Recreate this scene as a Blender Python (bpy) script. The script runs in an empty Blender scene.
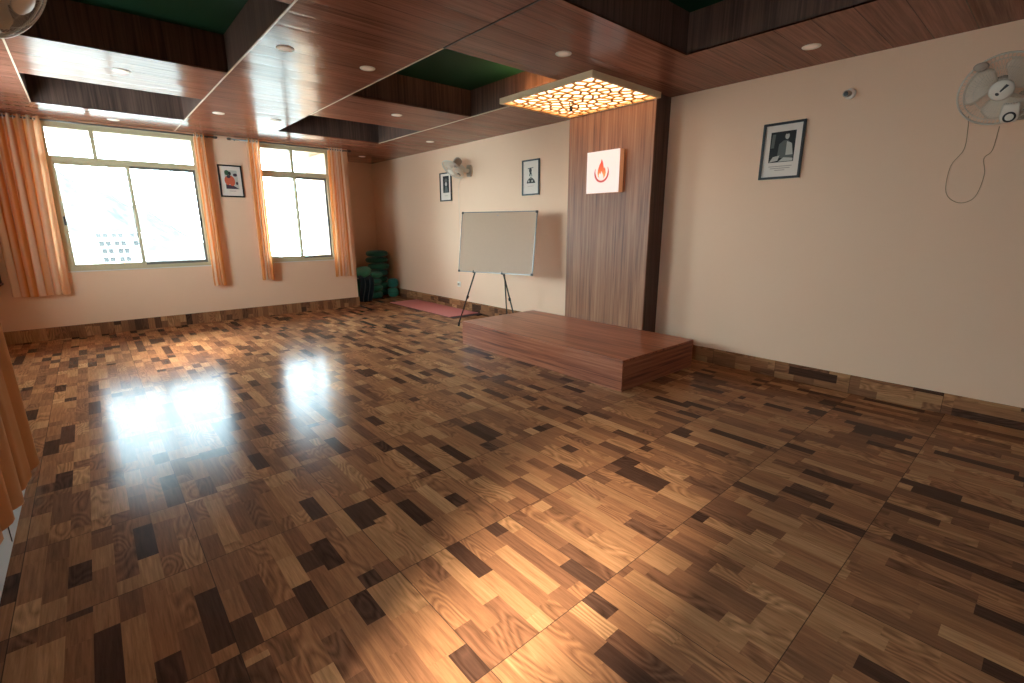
import bpy, bmesh, math, random
from mathutils import Vector, Matrix
random.seed(7)
C = bpy.context.scene
COL = C.collection
PI = math.pi

# ---------------------------------------------------------------- camera
CAM = Vector((0, 0, 1.42))
yaw, pitch, roll, FPX = math.radians(41.1497), math.radians(13.558), math.radians(-0.1075), 475.19
F = Vector((math.sin(yaw)*math.cos(pitch), math.cos(yaw)*math.cos(pitch), -math.sin(pitch)))
Rt = Vector((math.cos(yaw), -math.sin(yaw), 0)); U = Rt.cross(F)
r2 = Rt*math.cos(roll) + U*math.sin(roll); u2 = -Rt*math.sin(roll) + U*math.cos(roll)
cd = bpy.data.cameras.new('camera'); cam = bpy.data.objects.new('camera', cd); COL.objects.link(cam)
M = Matrix((r2, u2, -F)).transposed().to_4x4(); M.translation = CAM
cam.matrix_world = M
cd.sensor_fit = 'HORIZONTAL'; cd.sensor_width = 36; cd.lens = 36*FPX/1024
cd.clip_start = 0.02; cd.clip_end = 2000
C.camera = cam

# ---------------------------------------------------------------- world, exposure
SKY = 32.0
w = bpy.data.worlds.new('sky'); C.world = w; w.use_nodes = True
nt = w.node_tree; nt.nodes.clear()
wo = nt.nodes.new('ShaderNodeOutputWorld'); bg = nt.nodes.new('ShaderNodeBackground')
tc = nt.nodes.new('ShaderNodeTexCoord'); sx = nt.nodes.new('ShaderNodeSeparateXYZ'); cr = nt.nodes.new('ShaderNodeValToRGB')
nt.links.new(tc.outputs['Generated'], sx.inputs[0]); nt.links.new(sx.outputs['Z'], cr.inputs[0])
cr.color_ramp.elements[0].color = (0.70, 0.90, 0.99, 1); cr.color_ramp.elements[1].color = (0.62, 0.86, 1.0, 1)
nt.links.new(cr.outputs[0], bg.inputs[0]); bg.inputs[1].default_value = SKY
nt.links.new(bg.outputs[0], wo.inputs[0])
C.view_settings.view_transform = 'Standard'; C.view_settings.look = 'None'
C.view_settings.gamma = 1; C.view_settings.use_curve_mapping = False
C.view_settings.exposure = 0.27
C.cycles.use_denoising = True
C.cycles.max_bounces = 10; C.cycles.diffuse_bounces = 6; C.cycles.glossy_bounces = 5; C.cycles.transparent_max_bounces = 12
C.cycles.sample_clamp_indirect = 6

# room numbers (metres)
R, L, LA, YN, D1, D2, H, YB = 4.827, -0.476, -1.0, 3.65, 8.492, 10.06, 2.733, -2.4
E1 = 3.631
TOP = 3.06

def portal(name, loc, rot, sx_, sy_):
    l = bpy.data.lights.new(name, 'AREA'); l.shape = 'RECTANGLE'; l.size = sx_; l.size_y = sy_
    l.cycles.is_portal = True
    o = bpy.data.objects.new(name, l); COL.objects.link(o); o.location = loc; o.rotation_euler = rot
# area lamps look along local -Z
portal('window_portal', (0.57, D1+0.22, 1.75), (-PI/2, 0, 0), 1.7, 2.0)
portal('window_portal', (2.72, D1+0.22, 1.75), (-PI/2, 0, 0), 1.3, 2.0)
portal('window_portal', (L-0.14, 0.72, 1.62), (0, -PI/2, 0), 1.8, .95)
portal('window_portal', (LA-0.16, 5.95, 1.78), (0, -PI/2, 0), 1.45, 1.6)
portal('window_portal', (3.92, D2+0.17, 2.09), (-PI/2, 0, 0), .3, .3)  # portal for the added recess vent
# late sun slanting in through the near left window (mostly hidden by haze)
sl = bpy.data.lights.new('sun', 'SUN'); sl.energy = 43.0; sl.color = (1.0, 0.85, 0.66); sl.angle = math.radians(21)
so = bpy.data.objects.new('sun', sl); COL.objects.link(so)
sd = Vector((1.85, .68, -1.65)).normalized()
so.rotation_euler = sd.to_track_quat('-Z', 'Y').to_euler()

# ---------------------------------------------------------------- materials
def lin(c):
    return tuple(((v/255)/12.92 if v/255 <= .04045 else ((v/255+.055)/1.055)**2.4) for v in c) + (1,)

class NT:
    def __init__(s, name):
        s.m = bpy.data.materials.new(name); s.m.use_nodes = True; s.t = s.m.node_tree; s.n = s.t.nodes
        s.b = s.n['Principled BSDF']; s.out = s.n['Material Output']
    def set(s, **k):
        for a, v in k.items():
            a = a.replace('_', ' ')
            s.i(s.b.inputs[a], v)
        return s
    def i(s, sock, v):
        if isinstance(v, bpy.types.NodeSocket): s.t.links.new(v, sock)
        else: sock.default_value = v
    def math(s, op, a, b=0.0, c=0.0):
        n = s.n.new('ShaderNodeMath'); n.operation = op
        for k, v in enumerate((a, b, c)): s.i(n.inputs[k], v)
        return n.outputs[0]
    def vm(s, op, a, b=(0, 0, 0)):
        n = s.n.new('ShaderNodeVectorMath'); n.operation = op
        s.i(n.inputs[0], a); s.i(n.inputs[1], b); return n.outputs[0]
    def pos(s):
        g = s.n.new('ShaderNodeNewGeometry'); return g.outputs['Position']
    def nrm(s):
        g = s.n.new('ShaderNodeNewGeometry'); return g.outputs['Normal']
    def obj(s):
        return s.n.new('ShaderNodeTexCoord').outputs['Object']
    def sep(s, v):
        n = s.n.new('ShaderNodeSeparateXYZ'); s.i(n.inputs[0], v); return n.outputs
    def comb(s, x, y, z=0.0):
        n = s.n.new('ShaderNodeCombineXYZ')
        for k, v in enumerate((x, y, z)): s.i(n.inputs[k], v)
        return n.outputs[0]
    def white(s, v):
        n = s.n.new('ShaderNodeTexWhiteNoise'); n.noise_dimensions = '3D'; s.i(n.inputs['Vector'], v); return n.outputs
    def noise(s, v, scale=5.0, detail=3.0, rough=.5, dist=0.0):
        n = s.n.new('ShaderNodeTexNoise'); s.i(n.inputs['Vector'], v)
        n.inputs['Scale'].default_value = scale; n.inputs['Detail'].default_value = detail
        n.inputs['Roughness'].default_value = rough; n.inputs['Distortion'].default_value = dist
        return n.outputs['Fac']
    def ramp(s, f, stops, interp='LINEAR'):
        n = s.n.new('ShaderNodeValToRGB'); s.i(n.inputs[0], f); e = n.color_ramp.elements
        n.color_ramp.interpolation = interp
        while len(e) < len(stops): e.new(.5)
        for k, (p, c) in enumerate(stops): e[k].position = p; e[k].color = c
        return n.outputs[0]
    def mix(s, f, a, b, mode='MIX'):
        n = s.n.new('ShaderNodeMix'); n.data_type = 'RGBA'; n.blend_type = mode
        s.i(n.inputs[0], f); s.i(n.inputs[6], a); s.i(n.inputs[7], b); return n.outputs[2]
    def bump(s, h, strength=.2, dist=.01, normal=None):
        n = s.n.new('ShaderNodeBump'); s.i(n.inputs['Height'], h); n.inputs['Strength'].default_value = strength
        n.inputs['Distance'].default_value = dist
        if normal is not None: s.i(n.inputs['Normal'], normal)
        return n.outputs[0]

def plain(name, c, rough=.5, metal=0.0, spec=.5, emit=None, es=0.0):
    n = NT(name); n.set(Base_Color=lin(c), Roughness=rough, Metallic=metal, Specular_IOR_Level=spec)
    if emit: n.set(Emission_Color=lin(emit), Emission_Strength=es)
    # a whisper of wear so that no surface is perfectly even
    f = n.noise(n.obj(), 23.0, 3.0)
    col = n.mix(n.math('MULTIPLY', f, .12), lin(c), lin(tuple(v*.82 for v in c)))
    n.set(Base_Color=col)
    return n.m

BLOCKS = [(0.0, lin((74, 50, 39))), (.09, lin((84, 58, 45))), (.15, lin((118, 79, 57))), (.42, lin((140, 96, 67))),
          (.66, lin((154, 106, 73))), (.88, lin((164, 117, 81))), (1.0, lin((180, 132, 92)))]
def tile_wood(name, mode):
    """printed parquet tiles, 605 x 613 mm, eight strips across each tile, cut in uneven blocks"""
    n = NT(name); p = n.sep(n.pos())
    if mode == 'floor':
        a = n.math('DIVIDE', n.math('ADD', p[0], .43+6.05), .605); b = n.math('DIVIDE', n.math('SUBTRACT', p[1], .39-6.13), .613)
    elif mode == 'x':      # skirting on a wall that faces -y: strips stand upright
        a = n.math('DIVIDE', n.math('ADD', p[0], .43+6.05), .605); b = n.math('DIVIDE', n.math('ADD', p[2], 3.08), .613)
    else:                  # skirting on a side wall: strips lie down
        a = n.math('DIVIDE', n.math('ADD', p[2], 3.04), .605); b = n.math('DIVIDE', n.math('SUBTRACT', p[1], .42-6.13), .613)
    ia, ib = n.math('FLOOR', a), n.math('FLOOR', b)
    fa, fb = n.math('FRACT', a), n.math('FRACT', b)
    s8 = n.math('MULTIPLY', fa, 8.0); st = n.math('FLOOR', s8)
    h1 = n.white(n.comb(ia, ib, st))[0]
    h2 = n.white(n.comb(n.math('ADD', ia, 31.7), ib, st))[0]
    h3 = n.white(n.comb(n.math('ADD', ia, 77.3), ib, st))[0]
    c1 = n.math('MULTIPLY_ADD', h1, .36, .10); c2 = n.math('MULTIPLY_ADD', h2, .34, .56); c3 = n.math('MULTIPLY_ADD', h3, .50, .92)
    blk = n.math('ADD', n.math('GREATER_THAN', fb, c1), n.math('ADD', n.math('GREATER_THAN', fb, c2), n.math('GREATER_THAN', fb, c3)))
    key = n.comb(n.math('MULTIPLY_ADD', ia, 8.0, st), n.math('MULTIPLY_ADD', ib, 4.0, blk), 3.3)
    hc = n.white(key)
    hcol = hc[0]
    base = n.ramp(hcol, BLOCKS)
    # grain: fine lines along the strip plus cathedral rings on some blocks
    off = n.vm('SCALE', hc[1]); off.node.inputs['Scale'].default_value = 9.0
    q = n.vm('ADD', n.comb(n.math('MULTIPLY', a, 34.0), n.math('MULTIPLY', b, 1.9), 0.0), off)
    g = n.noise(q, 1.6, 5.0, .65, .3)
    q2 = n.vm('ADD', n.comb(n.math('MULTIPLY', a, 3.2), n.math('MULTIPLY', b, 1.0), 0.0), off)
    wv = n.n.new('ShaderNodeTexNoise'); n.i(wv.inputs['Vector'], q2); wv.inputs['Scale'].default_value = 1.5; wv.inputs['Detail'].default_value = 1.0
    ring = n.math('PINGPONG', n.math('MULTIPLY', wv.outputs['Fac'], 26.0), 1.0)
    rsel = n.math('GREATER_THAN', n.white(n.vm('ADD', key, (5.5, 2.2, 9.1)))[0], .62)
    gr = n.math('MULTIPLY_ADD', n.math('SUBTRACT', g, .5), 1.5, 0.0)
    rr = n.math('MULTIPLY', n.math('MULTIPLY', n.math('SUBTRACT', ring, .5), .55), rsel)
    val = n.math('ADD', 1.0, n.math('ADD', gr, rr))
    hs = n.n.new('ShaderNodeHueSaturation'); n.i(hs.inputs['Color'], base); n.i(hs.inputs['Value'], val); hs.inputs['Saturation'].default_value = 1.0
    col = hs.outputs[0]
    # joints
    ea = n.math('MINIMUM', fa, n.math('SUBTRACT', 1.0, fa)); eb = n.math('MINIMUM', fb, n.math('SUBTRACT', 1.0, fb))
    e = n.math('MINIMUM', ea, eb)
    jm = n.math('LESS_THAN', e, .0028)
    col = n.mix(n.math('MULTIPLY', jm, .8), col, lin((58, 44, 36)))
    # each tile lies a hair out of level, edges are cushioned
    t = n.white(n.comb(ia, ib, 4.4))[1]
    tilt = n.vm('SCALE', n.vm('SUBTRACT', t, (.5, .5, .5))); tilt.node.inputs['Scale'].default_value = .010
    nn = n.vm('NORMALIZE', n.vm('ADD', n.nrm(), tilt))
    cush = n.math('SMOOTH_MIN', e, .03, .03)
    hgt = n.math('ADD', n.math('MULTIPLY', cush, 1.0), n.math('MULTIPLY', n.noise(n.vm('MULTIPLY', n.pos(), (1, 1, 1)), 2.2, 2.0), .12))
    nb = n.bump(hgt, .35, .02, nn)
    sm = n.noise(n.pos(), 3.0, 4.0)
    n.set(Base_Color=col, Roughness=n.math('MULTIPLY_ADD', sm, .06, .155), Specular_IOR_Level=.026, Normal=nb)
    return n.m

def laminate(name, dark, mid, light, axis, rough=.4, spec=.4, scale=1.0, planks=None, bumpy=.0):
    """streaky wood laminate, grain running along the given axis"""
    n = NT(name); p = n.pos(); sp = n.sep(p)
    k = [55.0*scale]*3; k[axis] = 1.3*scale
    q = n.vm('MULTIPLY', p, tuple(k))
    seed = 0.0
    if planks:
        ax, wd, o = planks
        pi_ = n.math('DIVIDE', n.math('ADD', sp[ax], 20+o), wd)
        idx = n.math('FLOOR', pi_); fr = n.math('FRACT', pi_)
        hh = n.white(n.comb(idx, 1.0, 2.0))
        o2 = n.vm('SCALE', hh[1]); o2.node.inputs['Scale'].default_value = 30.0
        q = n.vm('ADD', q, o2)
    g = n.noise(q, 1.0, 6.0, .6, .6)
    k2 = [9.0*scale]*3; k2[axis] = .5*scale
    g2 = n.noise(n.vm('MULTIPLY', p, tuple(k2)), 1.0, 3.0)
    f = n.math('ADD', n.math('MULTIPLY', g, .75), n.math('MULTIPLY', g2, .3))
    col = n.ramp(f, [(.36, lin(dark)), (.5, lin(mid)), (.66, lin(light))])
    n.set(Roughness=rough, Specular_IOR_Level=spec)
    if planks:
        e = n.math('MINIMUM', fr, n.math('SUBTRACT', 1.0, fr))
        jm = n.math('LESS_THAN', e, .012)
        col = n.mix(n.math('MULTIPLY', jm, .75), col, lin(tuple(v*.45 for v in dark)))
        var = n.math('MULTIPLY_ADD', hh[0], .22, .89)
        hs = n.n.new('ShaderNodeHueSaturation'); n.i(hs.inputs['Color'], col); n.i(hs.inputs['Value'], var); col = hs.outputs[0]
        tv = [0.0, 0.0, 0.0]
        tl = n.vm('SCALE', n.vm('SUBTRACT', hh[1], (.5, .5, .5))); tl.node.inputs['Scale'].default_value = .03
        nn = n.vm('NORMALIZE', n.vm('ADD', n.nrm(), tl))
        hgt = n.math('ADD', n.math('MULTIPLY', n.math('SMOOTH_MIN', e, .12, .1), .5), n.math('MULTIPLY', n.noise(p, 1.7, 2.0), .1))
        n.set(Normal=n.bump(hgt, .5, .03, nn))
    n.set(Base_Color=col)
    return n.m

def paint(name, c, c2):
    n = NT(name); f = n.noise(n.pos(), 1.3, 5.0, .6); f2 = n.noise(n.pos(), 14.0, 4.0, .6)
    col = n.mix(n.math('MULTIPLY', f, .55), lin(c), lin(c2))
    n.set(Base_Color=col, Roughness=.75, Specular_IOR_Level=.25, Normal=n.bump(f2, .12, .01))
    return n.m

m_floor = tile_wood('parquet_tile', 'floor')
m_skx = tile_wood('skirting_tile_upright', 'x'); m_sky = tile_wood('skirting_tile_flat', 'y')
m_wall = paint('wall_paint', (236, 199, 168), (225, 186, 154))
m_white = paint('painted_white', (225, 228, 226), (205, 210, 208))
m_ceil = laminate('ceiling_panel', (104, 66, 53), (132, 86, 70), (152, 102, 84), 0, .18, .075, 1.0, planks=(1, .235, .03))
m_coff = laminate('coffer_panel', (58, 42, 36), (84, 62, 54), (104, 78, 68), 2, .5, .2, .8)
m_panel = laminate('feature_panel', (94, 58, 38), (144, 96, 66), (172, 122, 88), 2, .45, .35, .9)
m_plat = laminate('platform_laminate', (88, 46, 32), (156, 90, 62), (186, 120, 88), 1, .32, .4, .8)
m_platx = laminate('platform_end_laminate', (86, 46, 34), (146, 88, 64), (176, 116, 88), 0, .32, .4, .8)
m_green = plain('green_paint', (14, 56, 36), .7, 0, .2)
m_bead = plain('cream_bead', (214, 190, 164), .35)
m_concrete = plain('concrete', (150, 140, 130), .9); m_ground = plain('pale_ground', (112, 112, 108), .95, 0, .1)
m_alu = plain('beige_aluminium', (196, 184, 148), .45, .0, .4)
m_alu2 = plain('grey_aluminium', (120, 118, 112), .45, .3, .4)
m_marble = plain('marble', (225, 220, 212), .3)
m_black = plain('black_plastic', (24, 22, 22), .4)
m_fblack = plain('black_frame', (22, 20, 20), .4)
m_steel = plain('steel', (120, 116, 112), .35, .9)
m_dsteel = plain('dark_steel', (52, 46, 44), .45, .3)
m_mount = plain('mount_paper', (226, 212, 198), .8)
m_wb = plain('whiteboard', (196, 166, 140), .35, 0, .12)
m_pink = plain('pink_foam', (206, 128, 122), .85, 0, .2)
m_dmat = plain('dark_foam', (62, 44, 46), .85, 0, .2)
m_fan = plain('fan_plastic', (232, 222, 206), .4)
m_fan_grey = plain('fan_grey_plastic', (176, 160, 142), .45)
m_blade = plain('blade_plastic', (216, 198, 176), .4)
m_wire = plain('fan_wire', (214, 204, 188), .35, .2)
m_down = plain('lamp_disc', (238, 222, 206), .5, 0, .4, (255, 228, 205), .12)
m_brass = plain('golden_board', (232, 172, 96), .45, .1, .4)
m_cream = plain('cream_edge', (222, 196, 158), .5)
m_cord = plain('cord', (146, 112, 84), .6)
m_wcord = plain('white_cord', (214, 206, 198), .6)
m_dark_print = plain('print_dark', (34, 36, 36), .8)
m_mid_print = plain('print_mid', (96, 98, 94), .8)
m_light_print = plain('print_light', (190, 184, 172), .8)
m_text = plain('print_text', (178, 160, 148), .8)
m_orange_print = plain('print_orange', (196, 92, 62), .8)
m_green_print = plain('print_green', (48, 82, 56), .8)
m_purple_print = plain('print_purple', (66, 48, 60), .8)
m_red = plain('red_plastic', (160, 60, 48), .5)
# gives off light: the jali lamp's diffuser and the lit sign
def emitter(name, c, s):
    n = NT(name); n.set(Base_Color=lin(tuple(v*.8 for v in c)), Emission_Color=lin(c), Emission_Strength=s, Roughness=.6); return n.m
m_lamp = emitter('lamp_diffuser', (255, 226, 186), 2.4)
m_strip = emitter('warm_strip', (255, 190, 120), 14.0)
m_sign = emitter('sign_face', (255, 238, 228), .45)
m_sside = emitter('sign_side', (236, 160, 110), .25)
def flame_mat():
    n = NT('flame_print'); g = n.sep(n.pos())[2]
    f = n.math('DIVIDE', n.math('SUBTRACT', g, 1.90), .23)
    c = n.ramp(f, [(0, lin((205, 62, 36))), (.35, lin((240, 140, 70))), (.6, lin((228, 92, 44))), (1, lin((196, 52, 34)))])
    n.set(Base_Color=c, Emission_Color=c, Emission_Strength=.62, Roughness=.6); return n.m
m_flame = flame_mat()
m_ring = emitter('ring_print', (196, 66, 52), .6)

def glass_mat():
    n = NT('window_glass'); t = n.t; n.n.remove(n.b)
    tr = n.n.new('ShaderNodeBsdfTransparent'); tr.inputs[0].default_value = (.95, .97, .97, 1)
    gl = n.n.new('ShaderNodeBsdfGlossy'); gl.inputs['Roughness'].default_value = .02
    mx = n.n.new('ShaderNodeMixShader'); mx.inputs[0].default_value = .06
    t.links.new(tr.outputs[0], mx.inputs[1]); t.links.new(gl.outputs[0], mx.inputs[2]); t.links.new(mx.outputs[0], n.out.inputs[0])
    return n.m
m_glass = glass_mat()
def curtain_mat(name, ca, cb, trans):
    n = NT(name); t = n.t; n.n.remove(n.b)
    uv = n.n.new('ShaderNodeUVMap'); u = n.sep(uv.outputs[0])
    s = n.noise(n.comb(n.math('MULTIPLY', u[0], 4.2), 0.0, 0.0), 1.0, 1.0)
    col = n.ramp(s, [(.46, lin(ca)), (.58, lin(cb))])
    wv = n.noise(n.comb(n.math('MULTIPLY', u[0], 900.0), n.math('MULTIPLY', u[1], 900.0), 0.0), 1.0, 1.0)
    col = n.mix(.12, col, n.ramp(wv, [(.3, (0.3, 0.2, 0.1, 1)), (.7, (1, .9, .8, 1))]), 'MULTIPLY')
    d = n.n.new('ShaderNodeBsdfDiffuse'); tl = n.n.new('ShaderNodeBsdfTranslucent')
    t.links.new(col, d.inputs[0]); t.links.new(col, tl.inputs[0])
    mx = n.n.new('ShaderNodeMixShader'); mx.inputs[0].default_value = trans
    t.links.new(d.outputs[0], mx.inputs[1]); t.links.new(tl.outputs[0], mx.inputs[2]); t.links.new(mx.outputs[0], n.out.inputs[0])
    return n.m
m_curt_near = curtain_mat('lined_curtain_cloth', (214, 156, 108), (226, 180, 140), .12)
m_curt = curtain_mat('curtain_cloth', (238, 172, 108), (254, 232, 206), .55)
def cushion_mat(name, c):
    n = NT(name); f = n.noise(n.obj(), 30.0, 4.0)
    n.set(Base_Color=n.mix(n.math('MULTIPLY', f, .7), lin(c), lin(tuple(v*.6 for v in c))), Roughness=.85, Specular_IOR_Level=.2,
          Sheen_Weight=.3, Normal=n.bump(f, .3, .01))
    return n.m
m_cush = [cushion_mat('cushion_green', (62, 152, 126)), cushion_mat('cushion_teal', (48, 130, 120)), cushion_mat('cushion_deep', (38, 112, 90))]
m_navy = cushion_mat('blanket_navy', (34, 62, 82))

# ---------------------------------------------------------------- mesh builder
def frame_to(d, up=(0, 0, 1)):
    z = Vector(d).normalized(); x = Vector(up).cross(z)
    if x.length < 1e-4: x = Vector((1, 0, 0)).cross(z)
    x.normalize(); y = z.cross(x)
    return Matrix((x, y, z)).transposed()

class MB:
    def __init__(s): s.v = []; s.f = []; s.mi = []; s.m = 0; s.uv = None; s.T = Matrix.Identity(4)
    def add(s, vs, fs):
        b = len(s.v); s.v += [s.T @ Vector(p) for p in vs]
        s.f += [tuple(b+i for i in f) for f in fs]; s.mi += [s.m]*len(fs); return s
    def box(s, x0, x1, y0, y1, z0, z1):
        vs = [(x, y, z) for x in (x0, x1) for y in (y0, y1) for z in (z0, z1)]
        return s.add(vs, [(0, 1, 3, 2), (4, 6, 7, 5), (0, 4, 5, 1), (2, 3, 7, 6), (0, 2, 6, 4), (1, 5, 7, 3)])
    def tube(s, pts, r, n=8, cap=True, closed=False):
        pts = [Vector(p) for p in pts]; N = len(pts); vs = []; fs = []
        rr = r if isinstance(r, (list, tuple)) else [r]*N
        prev = None
        for i, p in enumerate(pts):
            if closed: d = pts[(i+1) % N]-pts[i-1]
            else: d = pts[min(i+1, N-1)]-pts[max(i-1, 0)]
            d.normalize()
            if prev is None:
                a = d.orthogonal().normalized()
            else:
                a = prev - d*prev.dot(d)
                a = a.normalized() if a.length > 1e-5 else d.orthogonal().normalized()
            prev = a; b = d.cross(a)
            for k in range(n):
                t = 2*PI*k/n; vs.append(p + (a*math.cos(t)+b*math.sin(t))*rr[i])
        for i in range(N if closed else N-1):
            j = (i+1) % N
            for k in range(n):
                l = (k+1) % n; fs.append((i*n+k, i*n+l, j*n+l, j*n+k))
        if cap and not closed:
            fs.append(tuple(range(n))[::-1]); fs.append(tuple((N-1)*n+k for k in range(n)))
        return s.add(vs, fs)
    def lathe(s, prof, mat=None, n=24, wob=None):
        """profile of (r, z) turned about z, then moved by mat"""
        mat = mat or Matrix.Identity(4); vs = []; fs = []; N = len(prof)
        for (r, z) in prof:
            for k in range(n):
                t = 2*PI*k/n; q = r*(1+(wob(t, z) if wob else 0))
                vs.append(mat @ Vector((q*math.cos(t), q*math.sin(t), z)))
        for i in range(N-1):
            for k in range(n):
                l = (k+1) % n; fs.append((i*n+k, i*n+l, (i+1)*n+l, (i+1)*n+k))
        if prof[0][0] > 1e-5: fs.append(tuple(range(n))[::-1])
        if prof[-1][0] > 1e-5: fs.append(tuple((N-1)*n+k for k in range(n)))
        return s.add(vs, fs)
    def prism(s, poly, z0, z1, mat=None):
        mat = mat or Matrix.Identity(4); n = len(poly)
        vs = [mat @ Vector((x, y, z0)) for x, y in poly] + [mat @ Vector((x, y, z1)) for x, y in poly]
        fs = [tuple(range(n))[::-1], tuple(range(n, 2*n))] + [(i, (i+1) % n, n+(i+1) % n, n+i) for i in range(n)]
        return s.add(vs, fs)
    def rings(s, outer, inner, z0, z1, mat=None):
        """a flat ring between two polygons of the same count, given thickness"""
        mat = mat or Matrix.Identity(4); n = len(outer)
        vs = [mat @ Vector((x, y, z)) for z in (z0, z1) for P_ in (outer, inner) for x, y in P_]
        fs = []
        for i in range(n):
            j = (i+1) % n
            fs += [(i, j, n+j, n+i)[::-1], (2*n+i, 2*n+j, 3*n+j, 3*n+i), (i, j, 2*n+j, 2*n+i), (n+i, 3*n+i, 3*n+j, n+j)]
        return s.add(vs, fs)
    def build(s, name, mats, parent=None, smooth=False, bevel=0, origin=None):
        if not isinstance(mats, (list, tuple)): mats = [mats]
        if parent is not None: o0 = Vector(parent['_base']) if '_base' in parent else parent.matrix_basis.translation.copy()
        elif origin is not None: o0 = Vector(origin)
        else:
            xs = [v.x for v in s.v]; ys = [v.y for v in s.v]; zs = [v.z for v in s.v]
            o0 = Vector(((min(xs)+max(xs))/2, (min(ys)+max(ys))/2, min(zs)))
        me = bpy.data.meshes.new(name)
        me.from_pydata([v-o0 for v in s.v], [], s.f)
        for m in mats: me.materials.append(m)
        me.polygons.foreach_set('material_index', s.mi)
        if s.uv:
            ul = me.uv_layers.new(name='UVMap')
            for l in me.loops: ul.data[l.index].uv = s.uv[l.vertex_index]
        bm = bmesh.new(); bm.from_mesh(me); bmesh.ops.recalc_face_normals(bm, faces=bm.faces); bm.to_mesh(me); bm.free()
        if smooth: me.polygons.foreach_set('use_smooth', [True]*len(me.polygons))
        me.update()
        o = bpy.data.objects.new(name, me); COL.objects.link(o)
        if parent is not None: o.parent = parent
        else: o.location = o0
        WB[o.name] = o0
        if bevel:
            b = o.modifiers.new('bevel', 'BEVEL'); b.width = bevel; b.segments = 2; b.limit_method = 'ANGLE'
        if smooth == 'auto':
            pass
        return o
WB = {}

def sub(name, mb, mats, parent, base, **k):
    """child of a child: both share the world frame of their thing"""
    o = mb.build(name, mats, None, origin=base, **k); o.location = (0, 0, 0); o.parent = parent; return o

def thing(name, loc, label, cat, group=None):
    o = bpy.data.objects.new(name, None); COL.objects.link(o); o.location = loc; o.empty_display_size = .1
    o['label'] = label; o['category'] = cat
    if group: o['group'] = group
    return o
def tag(o, label, cat, group=None):
    o['label'] = label; o['category'] = cat
    if group: o['group'] = group
    return o
def struct(o, label=None):
    o['kind'] = 'structure'
    if label: o['label'] = label
    return o
def copy_thing(o, loc, label, rotz=None):
    c = o.copy(); COL.objects.link(c); c.location = loc; c['label'] = label
    if rotz is not None: c.rotation_euler = (0, 0, rotz)
    for ch in o.children:
        k = ch.copy(); COL.objects.link(k); k.parent = c
        for g in ch.children:
            q = g.copy(); COL.objects.link(q); q.parent = k
    return c

# ---------------------------------------------------------------- room shell
struct(MB().box(LA-.2, R+.15, YB-.15, D2+.15, -.12, 0).build('floor', m_floor, origin=(0, 0, 0)), 'glossy parquet-look tile floor')

def grid_wall(name, axis, a0, a1, z0, z1, t0, t1, holes, mat):
    """wall made of boxes round rectangular holes; axis 'x' = runs along x"""
    A = sorted({a0, a1, *[h[0] for h in holes], *[h[1] for h in holes]}); Z = sorted({z0, z1, *[h[2] for h in holes], *[h[3] for h in holes]})
    mb = MB()
    for i in range(len(A)-1):
        for j in range(len(Z)-1):
            ca, cz = (A[i]+A[i+1])/2, (Z[j]+Z[j+1])/2
            if any(h[0] < ca < h[1] and h[2] < cz < h[3] for h in holes): continue
            if axis == 'x': mb.box(A[i], A[i+1], t0, t1, Z[j], Z[j+1])
            else: mb.box(t0, t1, A[i], A[i+1], Z[j], Z[j+1])
    return struct(mb.build(name, mat, origin=(0, 0, 0)))
W1 = (-.243, 1.385, .865, 2.70); W2 = (2.11, 3.285, .865, 2.70)
grid_wall('wall_back', 'x', LA, E1, 0, TOP, D1, D1+.2, [W1, W2], m_wall)
grid_wall('wall_right', 'y', YB, D2+.15, 0, TOP, R, R+.15, [], m_wall)
grid_wall('wall_recess_side', 'y', D1+.2, D2+.15, 0, TOP, E1-.15, E1, [], m_wall)
W5 = (3.78, 4.06, 1.95, 2.23)  # unseen vent opening, added to brighten the dark recess
grid_wall('wall_recess_back', 'x', E1, R, 0, TOP, D2, D2+.15, [W5], m_wall)
W3 = (.30, 1.15, .80, 2.45); W4 = (5.2, 6.7, 1.1, 2.45)
grid_wall('wall_left', 'y', YB, YN, 0, TOP, L-.12, L, [W3], m_white)
grid_wall('wall_left_return', 'x', LA-.15, L-.12, 0, TOP, YN-.12, YN, [], m_wall)
grid_wall('wall_left_far', 'y', YN, D1+.2, 0, TOP, LA-.15, LA, [W4], m_wall)
grid_wall('wall_front', 'x', L-.12, R+.15, 0, TOP, YB-.15, YB, [], m_wall)
struct(MB().box(LA-.2, R+.15, YB-.15, D2+.15, TOP, TOP+.15).build('ceiling_slab', m_concrete, origin=(0, 0, 0)))

# ceiling of boards running along x, pierced by coffers
CX = [(-.228, 1.156), (2.248, 3.783)]
CY = [(.50, 2.231), (3.349, 5.085), (6.261, 7.573)]
xs = sorted({LA, R, *[v for c in CX for v in c]}); ys = sorted({YB, D2, *[v for c in CY for v in c]})
mb = MB()
for i in range(len(xs)-1):
    for j in range(len(ys)-1):
        cx, cy = (xs[i]+xs[i+1])/2, (ys[j]+ys[j+1])/2
        if any(a < cx < b for a, b in CX) and any(a < cy < b for a, b in CY): continue
        mb.box(xs[i], xs[i+1], ys[j], ys[j+1], H, H+.012)
struct(mb.build('ceiling', m_ceil, origin=(0, 0, 0)), 'glossy brown board ceiling with coffers')
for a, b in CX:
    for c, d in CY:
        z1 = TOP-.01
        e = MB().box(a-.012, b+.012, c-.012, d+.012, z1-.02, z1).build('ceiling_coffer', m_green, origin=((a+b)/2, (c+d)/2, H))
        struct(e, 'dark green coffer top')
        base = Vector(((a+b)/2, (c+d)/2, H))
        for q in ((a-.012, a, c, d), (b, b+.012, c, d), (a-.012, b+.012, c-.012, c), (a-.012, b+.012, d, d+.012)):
            sub('side_board', MB().box(*q, H+.001, z1-.02), m_coff, e, base)
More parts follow.
